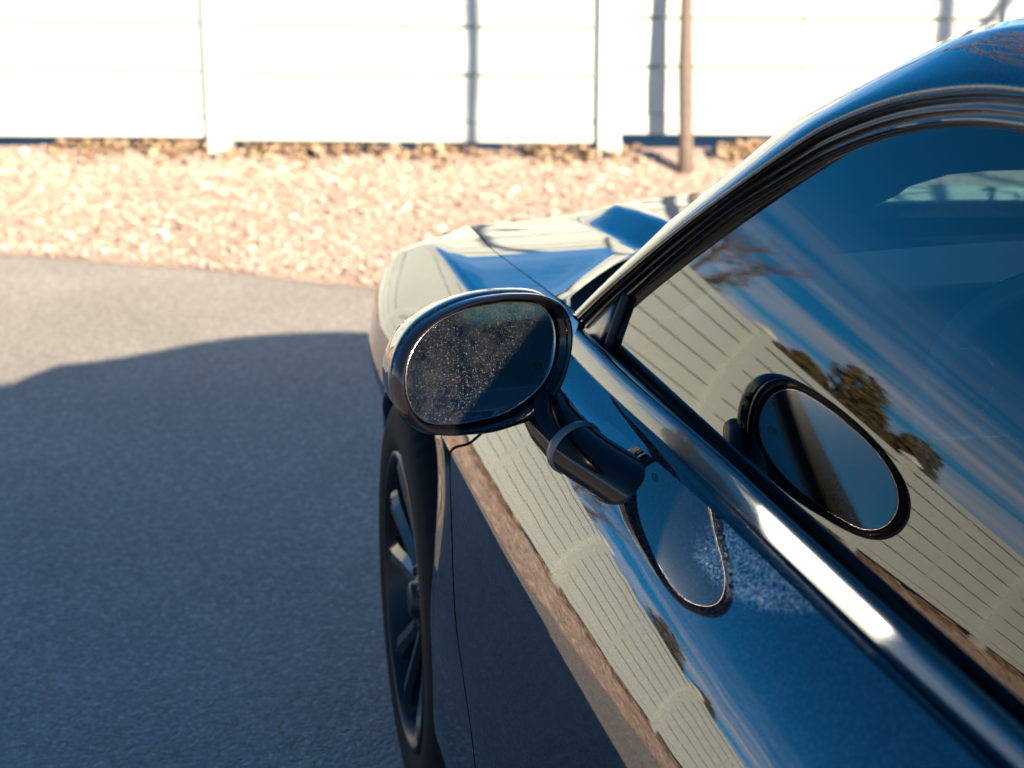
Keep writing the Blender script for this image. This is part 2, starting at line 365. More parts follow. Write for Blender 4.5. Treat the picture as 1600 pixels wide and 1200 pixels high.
# ------------------------------------------------------------------ trees
def bare_tree(loc, h, r0, label, seed, lean=(0, 0), fork=.55, nb=9, spread=.55):
    rnd = random.Random(seed); t = empty('bare_tree', loc); tag(t, label, 'tree')
    L0 = Vector(loc); mb = MBd(); pts = []; rad = []
    n = 16
    for i in range(n + 1):
        q = i / n; w = .018 * math.sin(q * 9 + seed)
        pts.append(L0 + Vector((lean[0] * q + w, lean[1] * q + .012 * math.cos(q * 11 + seed), q * h - .03))); rad.append((1 + .13 * math.sin(i * 2.3 + seed) * (i > 0)) * r0 * (1.35 if i == 0 else 1.08 if i == 1 else 1) * (1 - .85 * q) + .004)
    mb.tube(pts, rad, 12); mb.build('trunk', MBARK, t)
    def branch(mb2, p, d, L_, r, lvl):
        P = [p]; rr = [r]; q = Vector(p); dd = Vector(d).normalized()
        for s_ in range(6):
            dd = (dd + Vector((rnd.uniform(-.16, .16), rnd.uniform(-.16, .16), rnd.uniform(-.02, .16)))).normalized()
            q = q + dd * L_ / 6; P.append(q.copy()); rr.append(r * (1 - .85 * (s_ + 1) / 6) + .0015)
            if lvl < 2 and s_ >= 1:
                for _ in range(2 if lvl == 0 else 1):
                    sd = (dd + Vector((rnd.uniform(-.8, .8), rnd.uniform(-.8, .8), rnd.uniform(-.1, .5)))).normalized()
                    branch(mb2, q.copy(), sd, L_ * rnd.uniform(.35, .55), r * .5, lvl + 1)
        mb2.tube(P, rr, 6 if lvl else 8)
    for b in range(nb):
        q = fork + (1 - fork) * (b / nb) ** .9 * .95; i = int(q * n); p = pts[min(i, n - 1)]
        a = b * 2.4 + rnd.uniform(-.4, .4)
        mb2 = MBd(); branch(mb2, p, (math.cos(a) * spread, math.sin(a) * spread, .75), h * rnd.uniform(.28, .42) * (1.15 - q * .5), rad[min(i, n)] * .6, 0)
        mb2.build('limb', MBARK, t)
    return t
bare_tree((2.385, 8.335, .055), 4.4, .031, 'slim bare young tree standing in the mulch right of centre, in front of the fence', 3, (.03, .02), .50)
big = bare_tree((5.15, 4.60, .05), 5.2, .050, 'bare tree forking at head height, right of the car nose beyond the windscreen', 8, (.03, 0), .42, 11, .7)
mb = MBd()      # unseen limb added to that tree, hanging tip shaped to shadow the fence
P_l = spline([(5.15, 4.60, 2.7), (4.6, 4.72, 3.25), (3.9, 4.86, 3.45), (3.30, 4.98, 3.10), (3.10, 5.02, 2.60), (3.085, 5.03, 2.1), (3.07, 5.035, 1.66)], 5)
mb.tube(P_l, [.036 - .010 * i / len(P_l) + .002 * math.sin(i * 1.7) for i in range(len(P_l))], 8); mb.build('limb', MBARK, big)
def evergreen(loc, h, w, label, seed, n=22000):
    rnd = random.Random(seed); t = empty('evergreen_tree', loc); tag(t, label, 'tree', 'evergreen trees beyond the fence')
    L0 = Vector(loc); mb = MBd(); mb.tube([L0, L0 + Vector((.05, 0, h * .5)), L0 + Vector((0, 0, h * .9))], [.14, .09, .03], 8); mb.build('trunk', MBARK, t)
    cl = [(Vector((rnd.gauss(0, w * .22), rnd.gauss(0, w * .22), h * rnd.uniform(.18, .92))), rnd.uniform(.16, .34) * w) for _ in range(26)]
    cl = [(Vector((c.x * (1.25 - c.z / h), c.y * (1.25 - c.z / h), c.z)), r * (1.2 - .6 * c.z / h)) for c, r in cl]
    V = []; F = []
    for i in range(n):
        c, r = rnd.choice(cl); d = Vector((rnd.gauss(0, 1), rnd.gauss(0, 1), rnd.gauss(0, 1))).normalized() * r * rnd.uniform(.45, 1.0)
        p = L0 + c + d; s_ = rnd.uniform(.05, .12)
        a = Vector((rnd.gauss(0, 1), rnd.gauss(0, 1), rnd.gauss(0, 1))).normalized(); b = a.cross(Vector((rnd.gauss(0, 1), rnd.gauss(0, 1), rnd.gauss(0, 1)))).normalized()
        k_ = len(V); V += [p - a * s_, p + b * s_ * .5, p + a * s_, p - b * s_ * .5]; F.append((k_, k_ + 1, k_ + 2, k_ + 3))
    obj('crown', V, F, MFOL, t, smooth=False); return t
def pol(a, d): return (.7 + d * math.sin(R(a)), 1.8 + d * math.cos(R(a)), 0)
evergreen(pol(-30.5, 30), 3.4, 2.3, 'small olive evergreen beyond the fence, at the right end of its clump', 11)
evergreen(pol(-32.7, 30), 4.1, 3.1, 'tallest olive evergreen of the clump beyond the fence', 12)
evergreen(pol(-35.0, 31), 3.7, 2.7, 'broad olive evergreen beyond the fence, at the left end of its clump', 13)
evergreen(pol(-52, 38), 5.0, 4.0, 'lone evergreen far to the left beyond the fence', 14)
bare_tree(pol(-25.0, 34), 6.0, .12, 'bare tree in the field beyond the fence', 15, (0, 0), .3, 12, .6)

exec_car = True
# ------------------------------------------------------------------ car
XC = 1.38
car = empty('parked_car', (XC, 1.5, 0))
tag(car, 'deep blue muscle coupe parked beside the camera, seen from its left door', 'car')
def mirrored(o, parent=None):
    c = o.copy(); C.objects.link(c); c.scale = (-1, 1, 1)
    c.parent = parent or o.parent
    if o.parent is None or o.parent == car: c.location = (-o.location.x, o.location.y, o.location.z)
    for ch in list(o.children):
        d_ = ch.copy(); C.objects.link(d_); d_.parent = c
    return c

def glass_x(y, z, o=0): return .643 - o + .319 * (z - .98) + .411 * (z - .98) ** 2 - .052 * (y - 2) + .006 * (y - 2) ** 2
def door_x(y, z):
    d = z - .74; yy = max(y, .6) - 2
    x = .428 + .447 * d + .109 * d * d + 4.82 * d ** 3 - .031 * yy + .019 * yy * yy - .013 * d * yy
    return x
def flare(y): return math.exp(-((y - 3.25) / .45) ** 2) + math.exp(-((y - .09) / .5) ** 2)
def side_x(y, z):
    if z >= .74: x = door_x(y, z)
    else:
        d = .74 - z
        x = door_x(y, .74) - .044 * sstep(0, .26, d)
        x += .035 * sstep(.30, .05, z - .05) * 1.2
    x -= .024 * math.exp(-((y - 3.56) / .30) ** 2) * sstep(.87, .74, z) * sstep(.54, .66, z); x += .06 * sstep(.66, .46, z) * sstep(3.3, 3.5, y)
    if y > 3.72: x += .9 * (y - 3.72) ** 2
    return x
def gap_y(z): return sint([(.15, 2.20), (.30, 2.22), (.42, 2.26), (.49, 2.31), (.53, 2.39), (.56, 2.47), (.606, 2.56), (.65, 2.635), (.69, 2.695), (.72, 2.718), (.747, 2.715), (.7815, 2.64), (.86, 2.56), (.96, 2.50)], z)
TOPZ = [(1.0, .955), (1.25, .955), (1.54, .952), (1.8, .949), (2.02, .943), (2.15, .937), (2.3, .930), (2.44, .923), (2.6, .922), (2.8, .912), (3.05, .903), (3.4, .893), (3.6, .877), (3.743, .861)]
def top_z(y): return sint(TOPZ, y)
ARC_Y, ARC_Z, ARC_R = 3.04, .365, .415

def shell(name, ya, yb, z0, z1, ny, nz, parent=car, material=MP, thick=.012, fn=side_x):
    """panel between y = ya(z)..yb(z) and z0..z1(y), folded inwards along its edges"""
    rows_ = []
    for j in range(nz + 1):
        row = []
        for i in range(ny + 1):
            t = j / nz; yy = ya(z0) + (yb(z0) - ya(z0)) * i / ny
            for _ in range(3):
                zt = z1(yy); z = z0 + (zt - z0) * t; yy = ya(z) + (yb(z) - ya(z)) * i / ny
            row.append(Vector((fn(yy, z), yy, z)))
        rows_.append(row)
    # fold the two vertical edges and the upper edge
    for r in rows_:
        a = r[0] + (r[0] - r[1]).normalized() * .0015; b = r[-1] + (r[-1] - r[-2]).normalized() * .0015
        r.insert(0, a + Vector((.003, 0, 0))); r.insert(0, a + Vector((.03, 0, 0)))
        r.append(b + Vector((.003, 0, 0))); r.append(b + Vector((.03, 0, 0)))
    v, f = loft(rows_); return obj(name, v, f, material, parent)

# --- door: upper skin above the crease, lower skin below it
def door_upper():
    rows_ = []; ny = 90; nz = 26
    for j in range(nz + 1):
        row = []
        for i in range(ny + 1):
            z = .74
            y = .98
            for _ in range(4):
                yb = gap_y(z) - .007; y = .98 + (yb - .98) * i / ny; z = .74 + (top_z(y) - .74) * j / nz
            row.append(Vector((door_x(y, z), y, z)))
        rows_.append(row)
    # concave ledge rising to the moulding
    for t in (.25, .5, .75, 1.0):
        row = []
        for i, p in enumerate(rows_[nz]):
            xb = bb_x(p.y) + .0010; zb = .9395
            x = p.x + (xb - p.x) * t; z = p.z + (zb - p.z) * t + .0022 * math.sin(math.pi * t)
            row.append(Vector((x, p.y, z)))
        rows_.append(row)
    rows_.append([p + Vector((.001, 0, -.012)) for p in rows_[-1]])
    for r in rows_: r.append(r[-1] + Vector((.004, .0015, 0))); r.append(r[-1] + Vector((.03, 0, 0)))
    low = []
    for j in range(24):
        z = .18 + (.74 - .18) * j / 24; row = []
        for i in range(ny + 1):
            y = .98 + (gap_y(z) - .007 - .98) * i / ny; row.append(Vector((side_x(y, z - .0001), y, z)))
        row.append(row[-1] + Vector((.004, .0015, 0))); row.append(row[-1] + Vector((.03, 0, 0)))
        low.append(row)
    v, f = loft(low + rows_); o = obj('door', v, f, MP, car, auto=24); return o
def bb_x(y): y /= 1.021; return 1.021 * sint([(.9, .644), (1.25, .624), (1.40, .6145), (1.57, .605), (1.78, .594), (1.95, .585), (2.1, .5745), (2.3, .560), (2.5, .551), (2.62, .549)], y)
def bc_x(y): y /= 1.0144; return 1.0144 * sint([(.9, .655), (1.22, .6355), (1.4, .6265), (1.58, .6165), (1.78, .605), (1.95, .5935), (2.14, .5765), (2.35, .5635), (2.5, .5575), (2.62, .556)], y)
def bd_x(y): y /= 1.0259; return 1.0259 * sint([(.9, .672), (1.265, .654), (1.36, .647), (1.58, .632), (1.80, .6205), (1.93, .614), (2.1, .602), (2.37, .588), (2.45, .584), (2.62, .578)], y)
def be_x(y): return bd_x(y) + .012
door = door_upper()

# --- belt moulding, inner ledge and window seal
ys = [.9 + 1.66 * i / 70 for i in range(71)]
rows_ = []
for y in ys:
    b, c_, d_ = bb_x(y), bc_x(y), bd_x(y)
    rows_.append([Vector(q) for q in ((b + .003, y, .933), (b + .0008, y, .9375), (b, y, .9400), (b + .0006, y, .9420), (b + .0028, y, .9470), (b + .0052, y, .9520), (b + .0078, y, .9570), (b + .0106, y, .9620), (b + .0128, y, .9650), (b + .0155, y, .9670), (b + .0190, y, .9676),
                                      (b + (d_ - b) * .74, y, .9655), (b + (d_ - b) * .77, y, .9638), (b + (d_ - b) * .81, y, .9648), (d_ - .003, y, .9612), (d_, y, .9570), (d_ + .0005, y, .950))])
rows_.insert(0, [p + Vector((.02, -.001, -.01)) for p in rows_[0]]); 
v, f = loft([list(r) for r in zip(*rows_)]); belt = obj('belt_moulding', v, f, MMOLD, car, auto=50)
rows_ = []
for y in ys:
    d_ = bd_x(y); rows_.append([Vector(q) for q in ((d_ + .0006, y, .945), (d_ + .0012, y, .9530), (d_ + .0030, y, .9540), (max(d_ + .004, glass_x(y, .953) - .003), y, .9535), (glass_x(y, .951) - .0003, y, .951), (glass_x(y, .94) + .002, y, .935))])
v, f = loft([list(r) for r in zip(*rows_)]); bseal = obj('window_seal', v, f, MSEAL, car)

# --- fender
def nose_y(x): return sint([(.49, 3.745), (.58, 3.785), (.72, 3.82), (.92, 3.905), (1.04, 3.97), (1.2, 4.03), (1.38, 4.05)], x)
def arch_low(y):
    q = ARC_R ** 2 - (y - ARC_Y) ** 2
    return max(.74, ARC_Z + math.sqrt(q)) if q > 0 else .74
def fender():
    mb = MBd()
    NY = 70
    def ybs(z): return 3.743 if z >= .74 else 3.80
    up = []
    for j in range(23):
        row = []
        for i in range(NY + 1):
            z = .74; y = 3
            for _ in range(4):
                ya = gap_y(z) + .005; y = ya + (3.743 - ya) * i / NY; zl = arch_low(y); z = zl + (top_z(y) - .030 * sstep(3.52, 3.745, y) ** 1.3 - zl) * j / 22
            x = side_x(y, max(z, .74))
            row.append(Vector((x, y, z)))
        up.append(row)
    # rounded shoulder on to the top strip beside the hood gap
    for (dx, dz_) in ((.006, .0035), (.014, .005)):
        up.append([p + Vector((dx, 0, dz_)) for p in up[22]])
    def last(i, p, y):
        gx = hood_gap_x(y); return Vector((gx - .0005, y, top_z(y) + hoff(y)))
    for t in (.33, .66, 1.0):
        up.append([p.lerp(last(0, p, p.y), t) if p.y > 2.83 else p.lerp(Vector((fend_in(p.y), p.y, top_z(p.y) + hoff(p.y))), t) for p in up[24]])
    for r in up:
        for q in r:
            if q.x > .485: q.y += (nose_y(q.x) - 3.743) * sstep(3.35, 3.743, q.y)
    up.append([p + Vector((.002, 0, -.03)) for p in up[-1]])
    for r in up: r.insert(0, r[0] + Vector((.004, -.0015, 0))); r.insert(0, r[0] + Vector((.03, 0, 0))); r.append(r[-1] + Vector((.004, .006, -.002))); r.append(r[-1] + Vector((.006, .006, -.008))); r.append(r[-1] + Vector((.004, .001, -.03)))
    # lower part round the wheel arch, below the crease
    low = []
    ysl = []
    import math as _m
    n1, n2, n3 = 14, 44, 16
    for j in range(27):
        t = j / 26; row = []
        for i in range(n1 + n2 + n3 + 1):
            if i <= n1:
                s_ = i / n1; yend = ARC_Y - ARC_R; zb = .20
                z = zb + (.74 - zb) * t; ya = gap_y(z) + .005
                y = ya + (yend - ya) * s_ if yend > ya else ya
                if yend <= ya: y = ya + .002 * s_
                if i == n1: pass
            elif i <= n1 + n2:
                th = _m.pi * (1 - (i - n1) / n2); yc = ARC_Y + ARC_R * _m.cos(th); zb = ARC_Z + ARC_R * max(0, _m.sin(th))
                z = zb + (.74 - zb) * t; y = yc
                if zb >= .74: z = zb
                ya = gap_y(z) + .005
                y = max(y, ya)
            else:
                s_ = (i - n1 - n2) / n3; zb = .20; z = zb + (.74 - zb) * t; y = ARC_Y + ARC_R + (3.78 - ARC_Y - ARC_R) * s_
            x = side_x(y, z if z > .745 else min(z, .7399))
            row.append(Vector((x, y, z)))
        low.append(row)
    v, f = loft(up); v2, f2 = loft(low)
    mb.add(v, f); mb.add(v2, f2)
    return mb
def hood_gap_x(y): return sint([(2.80, .655), (2.92, .640), (3.09, .630), (3.42, .607), (3.60, .615), (3.84, .63)], y)
def hoff(y): return .0045
def fend_in(y): return sint([(2.45, .60), (2.6, .61), (2.75, .635), (2.84, .650)], y)
fm = fender(); fen = fm.build('front_fender', MP, car, auto=28)
# arch lip flared out round the wheel opening
rows_ = []
for i in range(61):
    th = -.25 + (math.pi + .5) * i / 60; cy, cz = math.cos(th), math.sin(th)
    def P_(r, dx):
        y = ARC_Y + r * cy; z = ARC_Z + r * cz; dx = dx * (sstep(.50, .66, z) if dx < 0 else 1); return Vector((side_x(y, z if z > .745 else min(z, .739)) + dx, y, z))
    rows_.append([P_(ARC_R + .030, .0008), P_(ARC_R + .018, -.001), P_(ARC_R + .007, -.005), P_(ARC_R + .000, -.0065), P_(ARC_R - .005, -.005), P_(ARC_R - .007, .0), P_(ARC_R - .004, .05)])
v, f = loft(rows_); lip = obj('wheel_arch_lip', v, f, MP, car)
# liner
rows_ = []
for i in range(41):
    th = -.35 + (math.pi + .7) * i / 40
    rows_.append([Vector((x, ARC_Y + r * math.cos(th), ARC_Z + r * math.sin(th))) for x, r in ((.42, ARC_R), (.45, ARC_R + .015), (.75, ARC_R + .01), (.80, ARC_R - .2), (.80, 0.02))])
v, f = loft(rows_); liner = obj('wheel_liner', v, f, MWELL, car)

# --- hood with raised centre and nose
def rear_y(x): return sint([(.60, 2.84), (.64, 2.90), (.70, 3.02), (.79, 3.17), (.88, 3.26), (1.1, 3.36), (1.38, 3.40)], x)
def hood_z(x, y):
    z = sint([(2.8, .917), (3.05, .9075), (3.4, .8975), (3.6, .884), (3.78, .868), (4.1, .852)], y) + .012 * sstep(.65, 1.3, x)
    z += .040 * sstep(.865, .925, x - .12 * (3.5 - y) * .6) * sstep(nose_y(x) + .02, nose_y(x) - .22, y)
    e_ = y - rear_y(x); z += .016 * math.exp(-max(e_, 0) / .035)
    return z
rows_ = []
for i in range(49):
    t = i / 48; row = []
    for j in range(61):
        u = j / 60
        y = 3.3
        for _ in range(5):
            x0 = hood_gap_x(y) + .0022; x = x0 + (XC - x0) * t; y = rear_y(x) + (nose_y(x) - .012 - rear_y(x)) * u
        row.append(Vector((x, y, hood_z(x, y))))
    row.insert(0, row[0] + Vector((0, -.004, -.006))); row.insert(0, row[0] + Vector((0, .02, -.03)))
    row.append(row[-1] + Vector((0, .008, -.008))); row.append(row[-1] + Vector((0, 0, -.03)))
    rows_.append(row)
rows_.insert(0, [p + Vector((-.001, 0, -.03)) for p in rows_[0]])
v, f = loft(rows_); hood = obj('hood', v, f, MP, car, auto=60)

# --- front end (bumper, grille band)
rows_ = []
for zi, (z, prot) in enumerate(((.20, -.10), (.30, -.02), (.42, .02), (.55, .03), (.62, .03), (.70, .02), (.74, .012), (.80, .005), (.84, .0), (.86, -.006))):
    row = []
    for i in range(33):
        x = .49 + (XC - .49) * i / 32; y = nose_y(x) + prot; row.append(Vector((x, y, z)))
    if z < .75:
        xs_ = side_x(3.70, min(z, .7399)); 
        row = [Vector((side_x(3.66, min(z, .7399)) + .0005, 3.66, z)), Vector((xs_ + .0005, 3.70, z)), Vector((xs_ + .012, 3.735 + prot * .6, z)), Vector((.435, 3.752 + prot * .8, z))] + row
    else:
        row = [Vector((side_x(3.66, z) + .0005, 3.66, z)), Vector((side_x(3.70, z) + .0008, 3.70, z)), Vector((side_x(3.72, z) + .003, 3.72, z)), Vector((min(.485, side_x(3.74, z) + .006), 3.735 + prot, z))] + row
    rows_.append([Vector((q.x, q.y - .012 * sstep(.60, .46, q.x) * (q.z > .8), min(q.z, .828 + .26 * (q.x - .46)) if q.x < .60 else q.z)) for q in row])
v, f = loft(rows_); bump = obj('front_bumper', v, f, MP, car)
mb = MBd(); rows_ = [[Vector((x, nose_y(x) + .038, z)) for x in [.60 + .78 * i / 16 for i in range(17)]] for z in (.56, .58, .66, .68)]
v, f = loft(rows_); grille = obj('grille', v, f, MB, car)
for xx in (.66, .82):
    mb = MBd(); rr_ = [[Vector((xx + r * math.cos(a), nose_y(xx) + d_, .64 + r * math.sin(a))) for a in [2 * math.pi * q / 20 for q in range(20)]] for r, d_ in ((.072, .045), (.068, .052), (.05, .046), (.001, .044))]
    v, f = loft(rr_, True); hl_ = obj('headlight', v, f, MCHR, car); mirrored(hl_)

# --- cowl and wipers in the dark opening behind the hood
rows_ = []
for i in range(25):
    x = .60 + (XC - .60) * i / 24; y0 = min(rear_y(x) - .03 + .06, 3.40)
    yb = sint([(.60, 2.72), (.66, 2.76), (.8, 2.84), (1.38, 3.0)], x)
    rows_.append([Vector((x, y0 + (yb - y0) * t, .895 - .03 * math.sin(t * 3.1) - .004)) for t in (0, .2, .4, .6, .8, 1)])
v, f = loft(rows_); cowl = obj('cowl_panel', v, f, MINT, car)
mb = MBd(); mb.tube([(.80, 3.0, .895), (1.0, 3.02, .925), (1.25, 3.02, .935), (1.32, 3.01, .935)], [.009, .007, .006, .004]); mb.tube([(1.32, 3.07, .90), (1.0, 3.11, .895), (.76, 3.02, .89)], [.01, .009, .012]); mb.build('wiper', MSEAL, car)
mb = MBd(); mb.tube([(1.40, 3.03, .935), (1.7, 3.05, .935), (1.95, 2.98, .915)], [.006, .007, .006]); mb.build('wiper', MSEAL, car)

# --- greenhouse curves (outer gutter curve and the silhouette curve)
GA = [(.5844, 2.5903, .9802), (.6109, 2.5019, 1.045), (.6582, 2.3654, 1.1441), (.7025, 2.2516, 1.2238), (.7447, 2.1539, 1.292), (.7723, 2.0867, 1.3329), (.8044, 1.9759, 1.375), (.8289, 1.8507, 1.4024), (.8426, 1.7425, 1.4139),
      (.855, 1.55, 1.422), (.862, 1.3, 1.424), (.862, 1.0, 1.420), (.853, .7, 1.405), (.835, .4, 1.375), (.80, .1, 1.31), (.76, -.15, 1.215), (.71, -.42, 1.09), (.66, -.68, .99)]
GB = [(.6356, 2.8028, .913), (.6622, 2.7201, .9843), (.7168, 2.5673, 1.1169), (.7640, 2.4530, 1.2060), (.8081, 2.3549, 1.2850), (.8421, 2.2794, 1.3319), (.8780, 2.1950, 1.3800), (.9250, 2.0600, 1.4400), (.9600, 1.9200, 1.4660),
      (.985, 1.65, 1.476), (.995, 1.35, 1.481), (.995, 1.0, 1.478), (.985, .7, 1.463), (.965, .4, 1.430), (.93, .1, 1.365), (.89, -.18, 1.265), (.84, -.48, 1.13), (.78, -.78, 1.01)]
NS = 6
GA_, GB_ = spline(GA, NS), spline(GB, NS)
ctr = Vector((XC, 1.3, .6))
rows_ = []
for a, b in zip(GA_, GB_):
    m_ = (a + b) / 2; d = (b - a); bulge = (Vector((-.80, .10, .55))).normalized() * (d.length * .05)
    row = [a + Vector((.006, 0, -.006)), a, a.lerp(b, .06) + bulge * .45, a.lerp(b, .2) + bulge * .85, a.lerp(b, .4) + bulge, a.lerp(b, .6) + bulge * .95, a.lerp(b, .8) + bulge * .6, b, b + (b - a).normalized() * .006 + Vector((.006, 0, -.004)), b + Vector((.022, .0, -.016))]
    rows_.append(row)
I0 = 7 * NS        # roof starts at this station
v, f = loft(rows_[:14 * NS + 1]); apil = obj('a_pillar', v, f, MP, car)
# roof from left edge to right edge
rr_ = []
for a, b in list(zip(GA_, GB_))[I0:14 * NS + 1]:
    m_ = a.lerp(b, .5); d = b - a; bulge = (Vector((-.80, .10, .55))).normalized() * (d.length * .05)
    row = [b + Vector((.003, -.003, -.004)), b + Vector((.008, 0, .0015))]
    slope = .25
    for t in (.12, .3, .5, .75, 1.0):
        q = Vector((b.x + (XC - b.x) * t, b.y + .10 * (1 - (1 - t) ** 2) * sstep(1.0, 2.0, b.y) - .08 * (1 - (1 - t) ** 2) * sstep(.8, 0, b.y), b.z + .016 * (1 - (1 - t) ** 2)))
        row.append(q)
    row += [Vector((2 * XC - q.x, q.y, q.z)) for q in reversed(row[:-1])]
    rr_.append(row)
v, f = loft(rr_); roof = obj('roof', v, f, MP, car)
# rear pillar and quarter: skin from roof station 14 down to the deck
v, f = loft(rows_[14 * NS:]); cpil = obj('rear_pillar', v, f, MP, car)
WS = []
for b in GB_[:I0 + 1]:
    b = b + Vector((.010, -.004, -.006)); row = []
    k_ = (b.z - .9) / .54
    for i in range(25):
        t = i / 24; x = b.x + (2 * XC - 2 * b.x) * t; q = 4 * t * (1 - t)
        row.append(Vector((x, b.y + q * (.26 - .15 * k_), b.z + q * .02 + .0)))
    WS.append(row)
v, f = loft(WS); wsh = obj('windshield', v, f, MWS, car)
# black band printed along the windshield edge: thin strip just inside
rows_b = []
for r in WS: rows_b.append([r[0] + Vector((.001, 0, -.004)), r[1].lerp(r[0], .3) + Vector((0, 0, -.004))])
v, f = loft(rows_b); wband = obj('windshield_border', v, f, MSEAL, car)
RW = []
for b in GB_[13 * NS:]:
    b = b + Vector((.01, .004, -.006)); RW.append([Vector((b.x + (2 * XC - 2 * b.x) * i / 16, b.y - .12 * 4 * (i / 16) * (1 - i / 16), b.z + .015 * 4 * (i / 16) * (1 - i / 16))) for i in range(17)])
v, f = loft(RW); obj('rear_window', v, f, MWS, car)

# --- door frame trim: ribbon between gutter (GA) and the glass edge
G5 = [(.6050, 2.5600, .955), (.6343, 2.4950, 1.020), (.6690, 2.3750, 1.108), (.7080, 2.2780, 1.182), (.7503, 2.1651, 1.2493), (.7765, 2.0923, 1.2898), (.8063, 1.9852, 1.3308), (.8300, 1.8650, 1.3585), (.8450, 1.7401, 1.3717),
      (.858, 1.55, 1.380), (.866, 1.3, 1.382), (.866, 1.0, 1.375), (.858, .7, 1.352), (.838, .4, 1.300), (.80, .15, 1.210), (.74, -.02, 1.10), (.70, -.12, 1.02), (.68, -.2, .975)]
G5_ = spline(G5, NS)
prof = [(0, .000), (.02, .0012), (.06, .0030), (.10, .0040), (.12, .0025), (.13, -.001), (.15, .000), (.20, .0018), (.27, .0038), (.30, .0030), (.32, -.0005), (.35, -.0008), (.42, .0012), (.50, .0042), (.54, .0045), (.57, .0025), (.59, -.001), (.62, -.0002), (.70, .0016), (.79, .0038), (.82, .0030), (.84, .000), (.86, .0012), (.895, .0024), (.90, .0005)]
prof2 = [(.90, -.0005), (.915, .001), (.95, .0005), (.98, -.001), (1.0, -.003)]
def ribbon(pr, rng=None):
    out = []
    for a, g in list(zip(GA_, G5_)):
        n_ = Vector((-1, .05, .34)).normalized(); row = [a.lerp(g, s_) + n_ * (o_ - .002) for s_, o_ in pr]
        out.append(row)
    return out
v, f = loft(ribbon(prof)); trim = obj('roof_drip_rail', v, f, MMOLD, car, auto=60)
v, f = loft(ribbon(prof2)); fseal = obj('window_frame_seal', v, f, MSEAL, car)

# --- side glass
def topz_glass(y): return sint([(.30, 1.28), (.6, 1.345), (1.0, 1.376), (1.4, 1.385), (1.74, 1.375), (1.865, 1.362), (1.985, 1.333), (2.092, 1.291), (2.165, 1.251), (2.278, 1.184), (2.375, 1.110), (2.43, 1.062), (2.47, 1.03)], y)
rows_ = []
for j in range(41):
    t = j / 40; row = []
    for i in range(61):
        s_ = i / 60
        z = .93; y = 2.48
        for _ in range(4):
            yf = 2.488 - .012 * max(0, z - .95) ; y = .92 + (yf - .92) * s_; z = .93 + (topz_glass(min(y, 2.47)) + .004 - .93) * t
        row.append(Vector((glass_x(y, z), y, z)))
    rows_.append(row)
v, f = loft(rows_); sglass = obj('side_window', v, f, MGL, car)
rows_ = []
for j in range(21):
    t = j / 20; row = []
    for i in range(15):
        y = .25 + (.90 - .25) * i / 14; z = .93 + (topz_glass(y) - .93) * t; row.append(Vector((glass_x(y, z) + .002, y, z)))
    rows_.append(row)
v, f = loft(rows_); qglass = obj('quarter_window', v, f, MGL, car)
mb = MBd(); mb.add(*loft([[Vector((glass_x(y, z) - .003, y, z)) for y in (.895, .925)] for z in (.93, 1.1, 1.25, 1.378)])); bpil = mb.build('pillar_cover', MB, car)
# sail panel: triangular trim ahead of the glass, and the vertical seal beside it
sp = [(.600, 2.475, .972), (.632, 2.485, 1.028), (.628, 2.505, 1.012), (.612, 2.545, .985), (.600, 2.575, .970)]
tri = [Vector((glass_x(y, z) + dx, y, z)) for y, z, dx in ((2.500, .955, -.012), (2.500, 1.025, -.010), (2.525, 1.012, -.010), (2.560, .985, -.012), (2.600, .955, -.013))]
cc_ = sum(tri, Vector()) / 5 + Vector((-.004, 0, 0)); ti = [p.lerp(cc_, .25) + Vector((-.003, 0, 0)) for p in tri]; to = [p + Vector((.016, 0, 0)) for p in tri]
v = to + tri + ti + [cc_]; f = []
for a in (0, 5):
    for i in range(5): f.append((a + i, a + (i + 1) % 5, a + 5 + (i + 1) % 5, a + 5 + i))
for i in range(5): f.append((10 + i, 10 + (i + 1) % 5, 15))
sail = obj('sail_panel', v, f, MT, car)
mb = MBd(); mb.tube([Vector((glass_x(2.49, z) - .005, 2.492 - .01 * (z - .95), z)) for z in (.952, .97, .99, 1.01, 1.03, 1.042)], [.0075] * 5 + [.004], 10); vseal = mb.build('glass_run_seal', MSEAL, car)

# --- rear quarter, trunk, tail
def quarter():
    mb = MBd(); n1, n2, n3 = 14, 40, 14
    rows_ = []
    AY, AZ, AR = .09, .365, .372
    def topq(y): return sint([(-.98, .90), (-.7, .93), (-.3, .95), (.3, .955), (.98, .955)], y)
    def X(y, z):
        x = side_x(y, z); x += .5 * max(0, -.55 - y) ** 2.2; return x
    for j in range(41):
        t = j / 40; row = []
        for i in range(n1 + n2 + n3 + 1):
            if i <= n1: y = -.98 + (AY - AR + .98) * i / n1; zb = .24
            elif i <= n1 + n2: th = math.pi * (1 - (i - n1) / n2); y = AY + AR * math.cos(th); zb = AZ + AR * math.sin(th)
            else: y = AY + AR + (.974 - AY - AR) * (i - n1 - n2) / n3; zb = .18
            zt = topq(y)
            zm = .7399
            if t <= .6: z = zb + (zm - zb) * (t / .6) if zb < zm else zm + (zb - zm) * .02 * t
            else: z = .74 + (zt - .74) * ((t - .6) / .4)
            row.append(Vector((X(y, z), y, z)))
        rows_.append(row)
    v, f = loft(rows_); mb.add(v, f)
    # shoulder to the glass line and to the deck
    v2 = []
    for y in [-.98 + 1.96 * i / 40 for i in range(41)]:
        x0 = X(y, topq(y)); xi = interp([(-.98, .80), (-.7, .78), (-.2, .70), (.3, .685), (.98, .668)], y)
        v2.append([Vector((x0, y, topq(y))), Vector((x0 + (xi - x0) * .5, y, topq(y) + .012)), Vector((xi, y, topq(y) + .022)), Vector((xi + .01, y, topq(y) + .0))])
    mb.add(*loft(v2)); return mb.build('rear_quarter', MP, car, auto=35)
